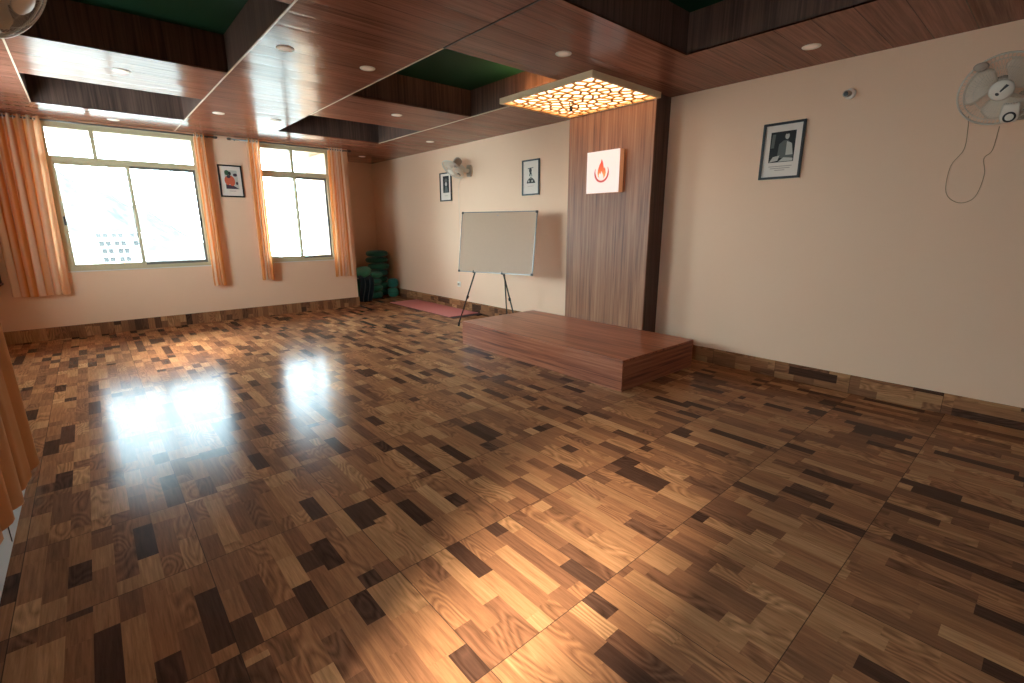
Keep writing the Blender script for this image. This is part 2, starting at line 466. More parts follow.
# cream beads along the coffer rows
for n_, (x, y0, y1, m) in enumerate(((1.156, .4, D1-.02, m_bead), (2.248, 3.349, 6.261, m_bead), (2.248, YB+.05, 3.349, m_dsteel), (3.783, 3.349, 7.573, m_bead), (-.228, 3.4, 7.573, m_bead))):
    struct(MB().box(x-.006, x+.006, y0, y1, H-.004, H+.004).build('trim_%d' % (n_+1), m, origin=(x, y0, H)))

# tiled skirting
SK = .16
struct(MB().box(LA, E1+.014, D1-.014, D1, 0, SK).build('baseboard_back', m_skx, origin=(0, 0, 0)))
struct(MB().box(E1, E1+.014, D1, D2, 0, SK).build('baseboard_recess_side', m_sky, origin=(0, 0, 0)))
struct(MB().box(E1+.014, R-.014, D2-.014, D2, 0, SK).build('baseboard_recess_back', m_skx, origin=(0, 0, 0)))
mb = MB().box(R-.014, R, YB, 2.985, 0, SK); mb.box(R-.014, R, 4.16, D2, 0, SK)
struct(mb.build('baseboard_right', m_sky, origin=(0, 0, 0)))
struct(MB().box(LA, LA+.014, YN, D1-.014, 0, SK).build('baseboard_left_far', m_sky, origin=(0, 0, 0)))
struct(MB().box(L, R, YB, YB+.014, 0, SK).build('baseboard_front', m_skx, origin=(0, 0, 0)))
# grooves of the white boarding under the near left window
mb = MB()
for y in (2.95, 2.3, 1.65, 1.0): mb.box(L, L+.003, y-.004, y+.004, .02, .78)
struct(mb.build('trim_6', m_alu2, origin=(L, 2, 0)))
struct(MB().box(L-.13, L+.02, W3[0]-.03, W3[1]+.03, .775, .80).build('window_sill_left', m_marble, origin=(L, 0, .8)))

# ---------------------------------------------------------------- windows
def window(n_, x0, x1, z0, z1, zt, xu, xl, y=D1, sill=True):
    """fixed lights over two sliding sashes; frame beige aluminium"""
    f = MB(); d0, d1 = y+.01, y+.075
    f.box(x0, x0+.05, d0, d1, z0, z1); f.box(x1-.05, x1, d0, d1, z0, z1)
    f.box(x0+.05, x1-.05, d0, d1, z1-.07, z1); f.box(x0+.05, x1-.05, d0, d1, z0, z0+.045)
    f.box(x0+.05, x1-.05, d0, d1, zt-.035, zt+.035)
    f.box(xu-.022, xu+.022, d0+.005, d1-.005, zt+.035, z1-.07)
    base = Vector(((x0+x1)/2, y, z0))
    w_ = struct(f.build('window_%d' % n_, m_alu, origin=base, bevel=.003), 'beige aluminium window')
    for k, (a, b, dy) in enumerate(((x0+.05, xl+.022, .015), (xl-.022, x1-.05, .04))):
        s = MB(); wv = .032; za, zb = z0+.045, zt-.035
        s.box(a, a+wv, y+dy, y+dy+.022, za, zb); s.box(b-wv, b, y+dy, y+dy+.022, za, zb)
        s.box(a+wv, b-wv, y+dy, y+dy+.022, za, za+.04); s.box(a+wv, b-wv, y+dy, y+dy+.022, zb-.035, zb)
        so_ = sub('sash', s, m_alu if k == 0 else m_alu2, w_, base, bevel=.002)
        sub('pane', MB().box(a+wv, b-wv, y+dy+.008, y+dy+.013, za+.04, zb-.035), m_glass, so_, base)
        hd = MB().box((a+wv*.2) if k == 0 else b-wv*.8, (a+wv*.8) if k == 0 else b-wv*.2, y+dy-.012, y+dy, 1.45, 1.56)
        sub('catch', hd, m_black, so_, base)
    for a, b in ((x0+.05, xu-.022), (xu+.022, x1-.05)):
        sub('pane', MB().box(a, b, y+.035, y+.040, zt+.035, z1-.07), m_glass, w_, base)
    sub('sill', MB().box(x0-.01, x1+.01, y-.02, y+.2, z0-.012, z0), m_marble, w_, base)
    return w_
window(1, W1[0], W1[1], W1[2], W1[3], 2.265, .25, .56)
window(2, W2[0], W2[1], W2[2], W2[3], 2.265, 2.70, 2.715)
def side_window(n_, x, y0, y1, z0, z1, parts):
    f = MB(); x0, x1 = x-.10, x-.04
    f.box(x0, x1, y0, y0+.05, z0, z1); f.box(x0, x1, y1-.05, y1, z0, z1); f.box(x0, x1, y0+.05, y1-.05, z0, z0+.05); f.box(x0, x1, y0+.05, y1-.05, z1-.06, z1)
    for k in range(1, parts): q = y0+(y1-y0)*k/parts; f.box(x0, x1, q-.025, q+.025, z0+.05, z1-.06)
    base = Vector((x, (y0+y1)/2, z0))
    w_ = struct(f.build('window_%d' % n_, m_alu, origin=base), 'beige aluminium side window')
    sub('pane', MB().box(x-.072, x-.067, y0+.05, y1-.05, z0+.05, z1-.06), m_glass, w_, base)
side_window(3, L, W3[0], W3[1], W3[2], W3[3], 3)
f = MB(); a, b, c, d = W5
f.rings([(a, c), (b, c), (b, d), (a, d)], [(a+.02, c+.02), (b-.02, c+.02), (b-.02, d-.02), (a+.02, d-.02)], -.05, -.02, Matrix(((1, 0, 0, 0), (0, 0, -1, D2), (0, 1, 0, 0), (0, 0, 0, 1))))
w5 = struct(f.build('window_5', m_alu, origin=(a, D2, c)), 'small unseen vent added to light the recess')
sub('pane', MB().box(a+.02, b-.02, D2+.03, D2+.034, c+.02, d-.02), m_glass, w5, (a, D2, c))
# unseen slab added outside the far left window to block the sun
struct(MB().box(LA-1.35, LA-.15, W4[0]-.5, W4[1]+.4, W4[3]+.06, W4[3]+.14).build('sun_block_slab', m_concrete, origin=(LA, 6, 2.5)), 'unseen concrete slab added to block the sun')
side_window(4, LA, W4[0], W4[1], W4[2], W4[3], 2)

# ---------------------------------------------------------------- curtains and rods
def curtain(p0, p1, q0, q1, zt, zb, folds, amp, label, seed, uoff=0.0, cloth=None):
    """hangs from p0-p1 at the rod to q0-q1 at the hem"""
    rnd = random.Random(seed); NU, NV = folds*14, 26
    ph = [rnd.uniform(-.5, .5) for _ in range(folds+2)]; am = [rnd.uniform(.65, 1.25) for _ in range(folds+2)]
    base = Vector(((p0[0]+p1[0])/2, (p0[1]+p1[1])/2, zb))
    t = thing('curtain', base, label, 'curtain', 'orange curtains')
    mb = MB(); uv = []
    dx, dy = p1[0]-p0[0], p1[1]-p0[1]; L_ = math.hypot(dx, dy); nx, ny = -dy/L_, dx/L_
    for j in range(NV+1):
        v = j/NV; e = v**.8
        for i in range(NU+1):
            u = i/NU; k = int(u*folds); g = u*folds-k
            x = (p0[0]+(p1[0]-p0[0])*u)*(1-e)+(q0[0]+(q1[0]-q0[0])*u)*e
            y = (p0[1]+(p1[1]-p0[1])*u)*(1-e)+(q0[1]+(q1[1]-q0[1])*u)*e
            a_ = amp*(am[k]*(1-g)+am[k+1]*g)*(1-.25*v)
            s = math.sin(2*PI*(u*folds)+.5*(ph[k]*(1-g)+ph[k+1]*g)*v)
            s2 = .3*math.sin(2*PI*u*folds*2.3+1.7*seed+v*1.2)*v
            sw = .25*math.cos(2*PI*(u*folds))*L_/folds*v
            z = zt+(zb-zt)*v + (.006*math.sin(9*u+seed) if j == NV else 0)
            o_ = a_*(s+s2)
            mb.v.append(Vector((x+nx*o_+dx/L_*sw, y+ny*o_+dy/L_*sw, z))); uv.append((u*folds*.32+uoff, v*2))
    W_ = NU+1
    for j in range(NV):
        for i in range(NU): mb.f.append((j*W_+i, j*W_+i+1, (j+1)*W_+i+1, (j+1)*W_+i)); mb.mi.append(0)
    mb.uv = uv
    c = mb.build('cloth', cloth or m_curt, t, smooth=True)
    for k in range(folds):
        for h in (0.25, .75):
            mb = MB(); u = (k+h)/folds; x = p0[0]+dx*u; y = p0[1]+dy*u
            ring = [(x+dx/L_*0+nx*.024*math.cos(a)*1.0, y+ny*.024*math.cos(a), zt-.035+.024*math.sin(a)) for a in [2*PI*q/12 for q in range(12)]]
            mb.tube(ring, .004, 5, closed=True); mb.build('eyelet', m_fan, t, smooth=True)
    return t
YC = D1-.10
ZR = 2.70
curtain((-.79, YC), (-.20, YC), (-.81, YC), (-.285, YC), ZR+.02, .585, 7, .042, 'wide orange curtain with pale stripes left of the larger window', 1, .15)
curtain((1.35, YC), (1.49, YC), (1.335, YC), (1.50, YC), ZR+.02, .565, 3, .03, 'narrow orange curtain right of the larger window beside the colour picture', 2, .6)
curtain((2.03, YC), (2.21, YC), (2.01, YC), (2.19, YC), ZR+.02, .60, 4, .032, 'narrow orange curtain left of the smaller window', 3, .3)
curtain((3.25, YC), (3.50, YC), (3.20, YC), (3.54, YC), ZR+.02, .575, 6, .03, 'orange curtain right of the smaller window near the recess', 4, .9)
curtain((-.40, .74), (-.31, 2.36), (-.43, .76), (-.275, 2.34), 2.62, .58, 12, .032, 'orange curtain at the left edge hanging over the white boarding', 5, .2, m_curt_near)
curtain((-.40, -.25), (-.40, .46), (-.43, -.22), (-.41, .44), 2.62, .58, 6, .03, 'unseen orange curtain added on the near left wall to cut window light', 6, .7, m_curt_near)  # out of view; added to narrow the gap that lets daylight in
def rod(p0, p1, z, label):
    a, b = Vector((*p0, z)), Vector((*p1, z)); d = (b-a).normalized()
    t = thing('curtain_rod', (a+b)/2, label, 'curtain rod', 'curtain rods')
    MB().tube([a, b], .011, 10).build('pole', m_steel, t, smooth=True)
    for e, s in ((a, -1), (b, 1)):
        MB().lathe([(.0, 0), (.011, 0), (.017, .006), (.019, .025), (.015, .05), (0, .056)], Matrix.Translation(e) @ frame_to(d*s).to_4x4(), 14).build('finial', m_dsteel, t, smooth=True)
        back = Vector((0, 1, 0)) if abs(d.x) > .5 else Vector((-1, 0, 0))
        q = e-d*s*.06
        MB().tube([q, q+back*(.10 if abs(d.x) > .5 else .12)], .007, 8).build('bracket', m_dsteel, t)
rod((-.93, YC), (1.60, YC), ZR-.012, 'steel curtain rod over the larger window')
rod((1.83, YC), (3.60, YC), ZR-.012, 'steel curtain rod over the smaller window')
rod((-.375, -.35), (-.375, 2.46), 2.59, 'steel curtain rod on the near left wall')

# ---------------------------------------------------------------- platform, feature panel, lantern, sign
PX0, PX1, PY0, PY1, PZ = 3.345, 4.553, 2.362, 4.764, .286
t = thing('platform', ((PX0+PX1)/2, (PY0+PY1)/2, 0), 'low brown wood laminate platform in front of the tall wood panel', 'platform')
MB().box(PX0, PX1, PY0, PY1, PZ-.018, PZ).build('top_board', m_plat, t, bevel=.0015)
MB().box(PX0, PX0+.018, PY0, PY1, 0, PZ-.018).build('front_board', m_plat, t, bevel=.001)
MB().box(PX1-.018, PX1, PY0, PY1, 0, PZ-.018).build('rear_board', m_plat, t)
for y in (PY0, PY1-.018): MB().box(PX0+.018, PX1-.018, y, y+.018, 0, PZ-.018).build('end_board', m_platx, t)
TX, TY0, TY1 = 4.556, 2.985, 4.16
t = thing('feature_panel', (4.69, (TY0+TY1)/2, 0), 'tall walnut laminate wall panel behind the platform, floor to ceiling', 'wall panel')
MB().box(TX, TX+.018, TY0, TY1, 0, H-.002).build('face_board', m_panel, t)
for y in (TY0+.0, TY1-.018): MB().box(TX+.018, R-.001, y, y+.018, 0, H-.002).build('side_board', m_coff, t)

# lantern: cut-out board (irregular cells) under a lit diffuser
LX0, LX1, LY0, LY1, LZ = 3.495, 4.553, 2.945, 4.165, 2.678
t = thing('ceiling_lantern', ((LX0+LX1)/2, (LY0+LY1)/2, H), 'square golden cut-out ceiling lantern glowing above the platform', 'ceiling lamp')
def clip(poly, a, b, c):           # keep a*x+b*y<=c
    out = []
    for i in range(len(poly)):
        p, q = poly[i], poly[(i+1) % len(poly)]; dp, dq = a*p[0]+b*p[1]-c, a*q[0]+b*q[1]-c
        if dp <= 0: out.append(p)
        if dp*dq < 0:
            s = dp/(dp-dq); out.append((p[0]+(q[0]-p[0])*s, p[1]+(q[1]-p[1])*s))
    return out
rnd = random.Random(11); pts = []
N_ = 10
for i in range(N_):
    for j in range(N_):
        pts.append((LX0+.03+(LX1-LX0-.06)*(i+.5+rnd.uniform(-.42, .42))/N_, LY0+.03+(LY1-LY0-.06)*(j+.5+rnd.uniform(-.42, .42))/N_))
mb = MB()
mx = .045
for i, p in enumerate(pts):
    poly = [(LX0+.012, LY0+.012), (LX1-.012, LY0+.012), (LX1-.012, LY1-.012), (LX0+.012, LY1-.012)]
    for j, q in enumerate(pts):
        if i == j or (p[0]-q[0])**2+(p[1]-q[1])**2 > .2: continue
        a, b = q[0]-p[0], q[1]-p[1]; c = a*(p[0]+q[0])/2+b*(p[1]+q[1])/2
        poly = clip(poly, a, b, c)
    # inset
    n = len(poly); inn = list(poly)
    g = .0115
    for k in range(n):
        x1_, y1_ = poly[k]; x2_, y2_ = poly[(k+1) % n]; l = math.hypot(x2_-x1_, y2_-y1_)
        if l < 1e-6: continue
        a, b = (y2_-y1_)/l, -(x2_-x1_)/l
        inn = clip(inn, a, b, a*x1_+b*y1_-g)
    if len(inn) < 3: mb.prism(poly, LZ, LZ+.009); continue
    # radial match: sample both outlines at the same angles from the inner centroid
    cx = sum(v[0] for v in inn)/len(inn); cy = sum(v[1] for v in inn)/len(inn)
    ang = sorted({round(math.atan2(v[1]-cy, v[0]-cx), 5) for v in inn+poly})
    def hit(P_, th):
        dx, dy = math.cos(th), math.sin(th); best = None
        for k in range(len(P_)):
            x1_, y1_ = P_[k]; x2_, y2_ = P_[(k+1) % len(P_)]; ex, ey = x2_-x1_, y2_-y1_
            den = dx*ey-dy*ex
            if abs(den) < 1e-12: continue
            s = ((x1_-cx)*ey-(y1_-cy)*ex)/den; u_ = ((x1_-cx)*dy-(y1_-cy)*dx)/den
            if s > 0 and -1e-4 <= u_ <= 1+1e-4 and (best is None or s < best): best = s
        return (cx+dx*(best or .01), cy+dy*(best or .01))
    mb.rings([hit(poly, a) for a in ang], [hit(inn, a) for a in ang], LZ, LZ+.009)
mb.build('cut_out_board', m_brass, t)
mb = MB(); e = .012
mb.box(LX0-.012, LX0+e, LY0-.012, LY1+.012, LZ-.004, LZ+.05); mb.box(LX1-e, LX1, LY0-.012, LY1+.012, LZ-.004, LZ+.05)
mb.box(LX0+e, LX1-e, LY0-.012, LY0+e, LZ-.004, LZ+.05); mb.box(LX0+e, LX1-e, LY1-e, LY1+.012, LZ-.004, LZ+.05)
mb.build('rim', m_cream, t)
MB().box(LX0+e, LX1-e, LY0+e, LY1-e, LZ+.034, LZ+.040).build('diffuser', m_lamp, t)
# small lamp strip on top lighting the coffer wall
MB().box(3.50, 3.74, 3.42, 4.10, LZ+.042, LZ+.050).build('upper_lamp_strip', m_strip, t)
mb = MB(); hx, hy = 3.97, 3.61
mb.lathe([(0, -.012), (.015, -.012), (.019, .008), (.016, .028), (.006, .034)], Matrix.Translation((hx, hy, LZ-.085)), 14)
for s in (-1, 1): mb.tube([(hx, hy+s*.006, LZ-.052), (hx, hy+s*.028, LZ-.035), (hx, hy+s*.026, LZ-.012), (hx, hy+s*.006, LZ)], .005, 6)
mb.build('hanging_hook', m_black, t, smooth=True)

# lit sign
SX, SY0, SY1, SZ0, SZ1 = 4.476, 3.345, 3.80, 1.793, 2.243
t = thing('light_box_sign', (4.52, 3.57, SZ0), 'square lit white sign with an orange flame emblem on the wood panel', 'sign')
MB().box(SX+.006, TX-.001, SY0, SY1, SZ0, SZ1).build('casing', m_sside, t, bevel=.003)
MB().box(SX, SX+.006, SY0, SY1, SZ0, SZ1).build('face', m_sign, t)
def onsign(u, v): return (-(u), v)
cy_, cz_ = (SY0+SY1)/2+.012, 2.02
MS = Matrix(((0, 0, -1, SX+.0005), (-1, 0, 0, cy_), (0, 1, 0, cz_), (0, 0, 0, 1)))  # local x -> -y (right in view), y -> up, z -> towards room
def arc(r, a0, a1, n): return [(r*math.cos(a0+(a1-a0)*k/n), r*math.sin(a0+(a1-a0)*k/n)) for k in range(n+1)]
mb = MB()
N = 40; a0, a1 = math.radians(150), math.radians(395)
for k in range(N):
    b0, b1 = a0+(a1-a0)*k/N, a0+(a1-a0)*(k+1)/N
    def wd(b): f = (b-a0)/(a1-a0); return .021*min(1, math.sin(PI*f)*1.6+.15)
    ro = .102
    P_ = [(ro*math.cos(b0), ro*math.sin(b0)), (ro*math.cos(b1), ro*math.sin(b1)), ((ro-wd(b1))*math.cos(b1), (ro-wd(b1))*math.sin(b1)), ((ro-wd(b0))*math.cos(b0), (ro-wd(b0))*math.sin(b0))]
    mb.prism([(x, y-.012) for x, y in P_], 0, .002, MS)
mb.build('ring_emblem', m_ring, t)
fl_l = [(-.005, .128), (-.012, .10), (-.032, .068), (-.046, .030), (-.050, -.004), (-.042, -.034), (-.030, -.052), (-.034, -.022), (-.022, .002), (-.012, -.016), (-.004, .018)]
fl_r = [(-.005, .128), (-.004, .018), (.010, -.004), (.020, -.020), (.026, -.040), (.026, -.058), (.044, -.034), (.052, -.004), (.046, .028), (.034, .052), (.034, .034), (.024, .05), (.016, .085), (.006, .112)]
k_ = 1.12; fl_l = [(x*k_, y*k_-.008) for x, y in fl_l]; fl_r = [(x*k_, y*k_-.008) for x, y in fl_r]
mb = MB(); mb.prism(fl_l, 0, .002, MS); mb.prism(fl_r, 0, .002, MS)
mb.build('flame_emblem', m_flame, t)

# ---------------------------------------------------------------- downlights
proto = thing('downlight', (2.02, 4.17, H), 'x', 'ceiling light', 'round ceiling downlights')
MB().lathe([(.044, -.001), (.060, -.006), (.064, -.002), (.064, .002)], Matrix.Translation((2.02, 4.17, H)), 28).build('rim', m_fan, proto, smooth=True)
MB().lathe([(0, -.0035), (.03, -.004), (.046, -.003), (.046, .0)], Matrix.Translation((2.02, 4.17, H)), 28).build('lens', m_down, proto, smooth=True)
DL = [((2.02, 4.17), 'round white ceiling downlight, the brighter-looking one left of the right-hand middle coffer'),
      ((1.35, 4.14), 'round ceiling downlight beside the large left coffer, in the pale window reflection'),
      ((3.02, 2.84), 'round white ceiling downlight between the near dark coffer and the golden lantern'),
      ((4.32, 1.52), 'round white ceiling downlight nearest the right wall above the portrait'),
      ((3.04, 5.58), 'round ceiling downlight between the two coffers of the right row'),
      ((4.32, 6.90), 'round ceiling downlight near the far wall fan'),
      ((4.20, 9.15), 'farthest round ceiling downlight, above the green cushions in the recess'),
      ((1.40, 6.86), 'round ceiling downlight right of the small far left coffer'),
      ((2.02, 6.82), 'round ceiling downlight left of the small far right coffer'),
      ((.45, 5.62), 'round ceiling downlight between the two left coffers'),
      ((.48, 8.11), 'round ceiling downlight just above the larger window')]
proto['label'] = DL[0][1]
for (x, y), lb in DL[1:]: copy_thing(proto, (x, y, H), lb)

# ---------------------------------------------------------------- framed pictures
def picture(kind, wall, a0, a1, z0, z1, label):
    """local x to the right as seen, y up, z out of the wall"""
    wd, ht = abs(a1-a0), z1-z0
    if wall == 'R': Mx = Matrix(((0, 0, -1, R-.0005), (-1, 0, 0, max(a0, a1)), (0, 1, 0, z0), (0, 0, 0, 1))); base = (R, (a0+a1)/2, z0)
    else: Mx = Matrix(((1, 0, 0, min(a0, a1)), (0, 0, -1, D1-.0005), (0, 1, 0, z0), (0, 0, 0, 1))); base = ((a0+a1)/2, D1, z0)
    t = thing('framed_picture', base, label, 'picture', 'framed pictures on the walls')
    b = .02
    mb = MB(); mb.rings([(0, 0), (wd, 0), (wd, ht), (0, ht)], [(b, b), (wd-b, b), (wd-b, ht-b), (b, ht-b)], 0, .022, Mx)
    mb.build('frame', m_fblack, t, bevel=.002)
    MB().prism([(b, b), (wd-b, b), (wd-b, ht-b), (b, ht-b)], 0, .008, Mx).build('mount', m_mount, t)
    pr = MB(); mats = [m_dark_print, m_mid_print, m_light_print, m_text, m_orange_print, m_green_print, m_purple_print]
    lay = [0]
    def poly(P_, m, k=0):
        pr.m = m; lay[0] += 1; z = .008+.00025*lay[0]
        pr.prism([(x*wd, y*ht) for x, y in P_], .008, z+.0003, Mx)
    def blob(cx, cy, rx, ry, m, n=14): poly([(cx+rx*math.cos(2*PI*k/n), cy+ry*math.sin(2*PI*k/n)) for k in range(n)], m)
    if kind == 'sitter':
        poly([(.2, .30), (.80, .30), (.80, .84), (.2, .84)], 0)
        poly([(.22, .56), (.30, .56), (.32, .80), (.24, .80)], 1)
        poly([(.40, .40), (.42, .62), (.52, .68), (.62, .68), (.74, .60), (.78, .38), (.60, .34)], 1)
        poly([(.60, .42), (.60, .66), (.72, .62), (.77, .42)], 2)
        poly([(.22, .31), (.30, .40), (.46, .42), (.42, .33)], 2)
        poly([(.44, .31), (.56, .38), (.78, .36), (.78, .31)], 2)
        blob(.60, .75, .05, .055, 2); blob(.60, .803, .05, .018, 0)
        for k, (a, b_) in enumerate(((.22, .78), (.26, .74), (.38, .62))): poly([(a, .235-.035*k), (b_, .235-.035*k), (b_, .22-.035*k), (a, .22-.035*k)], 3)
    elif kind == 'upright':
        poly([(.26, .30), (.78, .30), (.78, .88), (.26, .88)], 0)
        blob(.52, .72, .12, .08, 1); blob(.52, .60, .09, .07, 2); poly([(.36, .32), (.46, .52), (.60, .52), (.70, .32)], 1)
        poly([(.36, .2), (.66, .2), (.66, .185), (.36, .185)], 3)
    elif kind == 'drawing':
        poly([(.32, .74), (.64, .76), (.64, .78), (.32, .77)], 1)
        blob(.47, .70, .08, .07, 0); poly([(.40, .54), (.44, .66), (.52, .66), (.58, .54)], 0); blob(.5, .56, .05, .03, 2)
        poly([(.26, .34), (.30, .42), (.40, .48), (.60, .48), (.70, .42), (.76, .34)], 0)
        blob(.38, .40, .04, .03, 2); blob(.58, .40, .05, .03, 2); poly([(.44, .49), (.48, .52), (.55, .52), (.56, .49)], 1)
        poly([(.32, .26), (.66, .26), (.66, .25), (.32, .25)], 3)
    else:
        poly([(.26, .26), (.82, .26), (.78, .84), (.26, .84)], 2)
        poly([(.27, .26), (.82, .26), (.60, .36), (.27, .40)], 6)
        blob(.36, .76, .10, .08, 5); blob(.47, .74, .06, .06, 0); blob(.70, .70, .09, .05, 6)
        blob(.36, .52, .13, .14, 4); blob(.54, .50, .13, .15, 4); blob(.50, .60, .10, .08, 4); blob(.42, .64, .08, .05, 6)
        blob(.74, .44, .05, .05, 6)
        poly([(.4, .2), (.66, .2), (.66, .185), (.4, .185)], 3)
    pr.build('print', mats, t)
picture('colour', 'B', 1.617, 1.937, 1.868, 2.33, 'black-framed colour picture on the wall between the two windows')
picture('upright', 'R', 7.423, 7.07, 1.857, 2.330, 'black-framed dark photograph hanging below the far wall fan')
picture('drawing', 'R', 5.28, 4.93, 1.855, 2.331, 'black-framed black and white drawing above the whiteboard')
picture('sitter', 'R', 2.003, 1.655, 1.840, 2.32, 'black-framed photograph of a seated figure on the bare right wall')

# ---------------------------------------------------------------- whiteboard on easel
bc = Vector((4.221, 5.16, 1.21)); by, bt = .308, .152
hd = Vector((math.sin(by), -math.cos(by), 0)); upv = Vector((math.cos(by)*math.sin(bt), math.sin(by)*math.sin(bt), math.cos(bt)))
nv = hd.cross(upv)
MBd = Matrix((hd, upv, nv)).transposed().to_4x4(); MBd.translation = bc
if (MBd @ Vector((0, 0, 1)) - bc).x > 0: raise Exception('board faces away')
t = thing('whiteboard', bc-upv*.42, 'blank whiteboard in a thin frame leaning on the tripod easel', 'whiteboard')
W_, H_ = 1.22, .84
MB().prism([(-W_/2+.012, -H_/2+.012), (W_/2-.012, -H_/2+.012), (W_/2-.012, H_/2-.012), (-W_/2+.012, H_/2-.012)], -.006, .003, MBd).build('surface', m_wb, t)
MB().rings([(-W_/2, -H_/2), (W_/2, -H_/2), (W_/2, H_/2), (-W_/2, H_/2)], [(-W_/2+.013, -H_/2+.013), (W_/2-.013, -H_/2+.013), (W_/2-.013, H_/2-.013), (-W_/2+.013, H_/2-.013)], -.010, .007, MBd).build('frame', m_steel, t, bevel=.002)
for sx_ in (-1, 1):
    for sy_ in (-1, 1):
        x, y = sx_*(W_/2-.012), sy_*(H_/2-.012)
        MB().prism([(x-.016, y-.016), (x+.016, y-.016), (x+.016, y+.016), (x-.016, y+.016)], -.012, .009, MBd).build('corner_cap', m_dsteel, t, bevel=.003)
mb = MB(); mb.prism([(-.02, H_/2-.06), (.02, H_/2-.06), (.014, H_/2-.045), (-.014, H_/2-.045)], .003, .006, MBd); mb.build('logo_mark', m_text, t)
def bl(x, y, z): return MBd @ Vector((x, y, z))
apex = bl(0.02, .33, -.055)
t = thing('easel', (4.25, 5.2, 0), 'dark metal tripod easel holding the whiteboard behind the platform end', 'easel')
footL = Vector((3.93, 5.69, .0)); footR = Vector((4.40, 4.93, 0)); footB = Vector((4.66, 5.44, 0))
for foot, att in ((footL, bl(-.34, -.42, -.03)), (footR, bl(.14, -.42, -.03))):
    up_ = att + (apex-att)*.98
    lg = MB().tube([foot+Vector((0, 0, .03)), att, up_], [.009, .0115, .0115], 10).build('leg', m_dsteel, t, smooth=True)
    sub('rubber_foot', MB().tube([foot, foot+Vector((0, 0, .014)), foot+(att-foot)*.06], [.017, .016, .012], 10), m_black, lg, (4.25, 5.2, 0), smooth=True)
    j = foot+(att-foot)*.55
    sub('clamp', MB().tube([j-(att-foot).normalized()*.02, j+(att-foot).normalized()*.02], .018, 10), m_black, lg, (4.25, 5.2, 0), smooth=True)
    mb = MB(); mb.tube([att-nv*.01, att+nv*.05], .010, 8); mb.tube([att+nv*.045, att+nv*.045+upv*.03], .007, 8)
    sub('ledge', mb, m_black, lg, (4.25, 5.2, 0), smooth=True)
lg = MB().tube([footB, apex+(footB-apex)*.02], .010, 10).build('leg', m_dsteel, t, smooth=True)
sub('rubber_foot', MB().tube([footB, footB+(apex-footB)*.03], [.017, .012], 10), m_black, lg, (4.25, 5.2, 0), smooth=True)
MB().tube([apex-upv*.03, apex+upv*.04], .024, 12).build('head', m_black, t, smooth=True)

# ---------------------------------------------------------------- yoga mats
def mat_mesh(x0, x1, y0, y1, z, th, r=.02):
    mb = MB(); nx, ny = 6, 20; vs = []
    P_ = [(x0, y0), (x1, y0), (x1, y1), (x0, y1)]
    mb.prism(P_, z, z+th); return mb
def skew(o, ang): o.rotation_euler = (0, 0, ang)
o = tag(mat_mesh(4.20, 4.78, 6.22, 8.20, 0.001, .008).build('yoga_mat', m_dmat, bevel=.003), 'dark exercise mat lying under the pink one', 'mat'); 
o = tag(mat_mesh(4.19, 4.77, 6.32, 8.36, 0.0095, .008).build('yoga_mat', m_pink, bevel=.003), 'pink exercise mat lying on the floor along the right wall', 'mat')

# ---------------------------------------------------------------- green cushions in the recess
def cushion(loc, r, h, tilt, m, label, rz=0.0):
    Mx = Matrix.Rotation(rz, 4, 'Z') @ Matrix.Rotation(tilt, 4, 'X')
    mb = MB(); prof = []
    n = 14
    for k in range(n+1):
        a = -PI/2+PI*k/n; c, s = math.cos(a), math.sin(a)
        rr = r*(abs(c)**.45); zz = h/2+h/2*(abs(s)**.8)*(1 if s > 0 else -1)
        prof.append((max(rr, .0001), zz))
    mb.lathe(prof, Mx, 36, wob=lambda t_, z: .018*math.sin(t_*18)*(1-abs(z-h/2)/(h/2)))
    mb.lathe([(.0001, h+.003), (.018, h+.001), (.02, h-.006)], Mx, 12)
    o = mb.build('cushion', m, smooth=True, origin=(0, 0, 0)); o.location = loc
    tag(o, label, 'cushion', 'round green cushions piled in the recess')
    # piping round the rim
    pip = MB(); pts_ = [Mx @ Vector((r*1.0*math.cos(a), r*1.0*math.sin(a), h/2)) for a in [2*PI*k/28 for k in range(28)]]
    pip.tube(pts_, .006, 6, closed=True); p = pip.build('piping', m_cush[2], None, True, origin=(0, 0, 0)); p.location = (0, 0, 0); p.parent = o
    return o
G = m_cush
z = 0
hs = [.135, .13, .125, .13, .13, .125, .13]
names = ['lowest', 'second from the floor', 'third from the floor', 'fourth from the floor', 'fifth from the floor', 'second from the top', 'topmost']
rnd = random.Random(3)
for k, h in enumerate(hs):
    cushion((4.585+rnd.uniform(-.02, .02), 9.60+rnd.uniform(-.02, .02), z), .22+rnd.uniform(-.012, .012), h, 0, G[(k*2+1) % 3],
            'round green cushion, %s in the tall stack against the recess corner' % names[k], k)
    z += h+.006
z = 0
for k, h in enumerate([.14, .13, .125, .12]):
    cushion((4.26+[0, .01, -.01, .02][k], 9.20, z), .19, h, 0, G[[1, 0, 1, 0][k]],
            'round green cushion, %s in the short stack before the tall stack' % ['lowest', 'second', 'third', 'topmost'][k], k)
    z += h+.006
cushion((4.67, 9.13, 0), .11, .19, 0, G[0], 'small upright green bolster at the foot of the stacks, right side')
cushion((4.67, 9.13, .20), .11, .18, 0, G[1], 'small green bolster standing on another, right side of the pile')
cushion((3.945, 9.18, .0), .10, .42, 0, G[2], 'tall dark teal bolster at the left end of the cushion pile')
cushion((4.02, 9.1, .50), .18, .12, .45, G[0], 'green cushion tilted against the left of the pile', -.9)
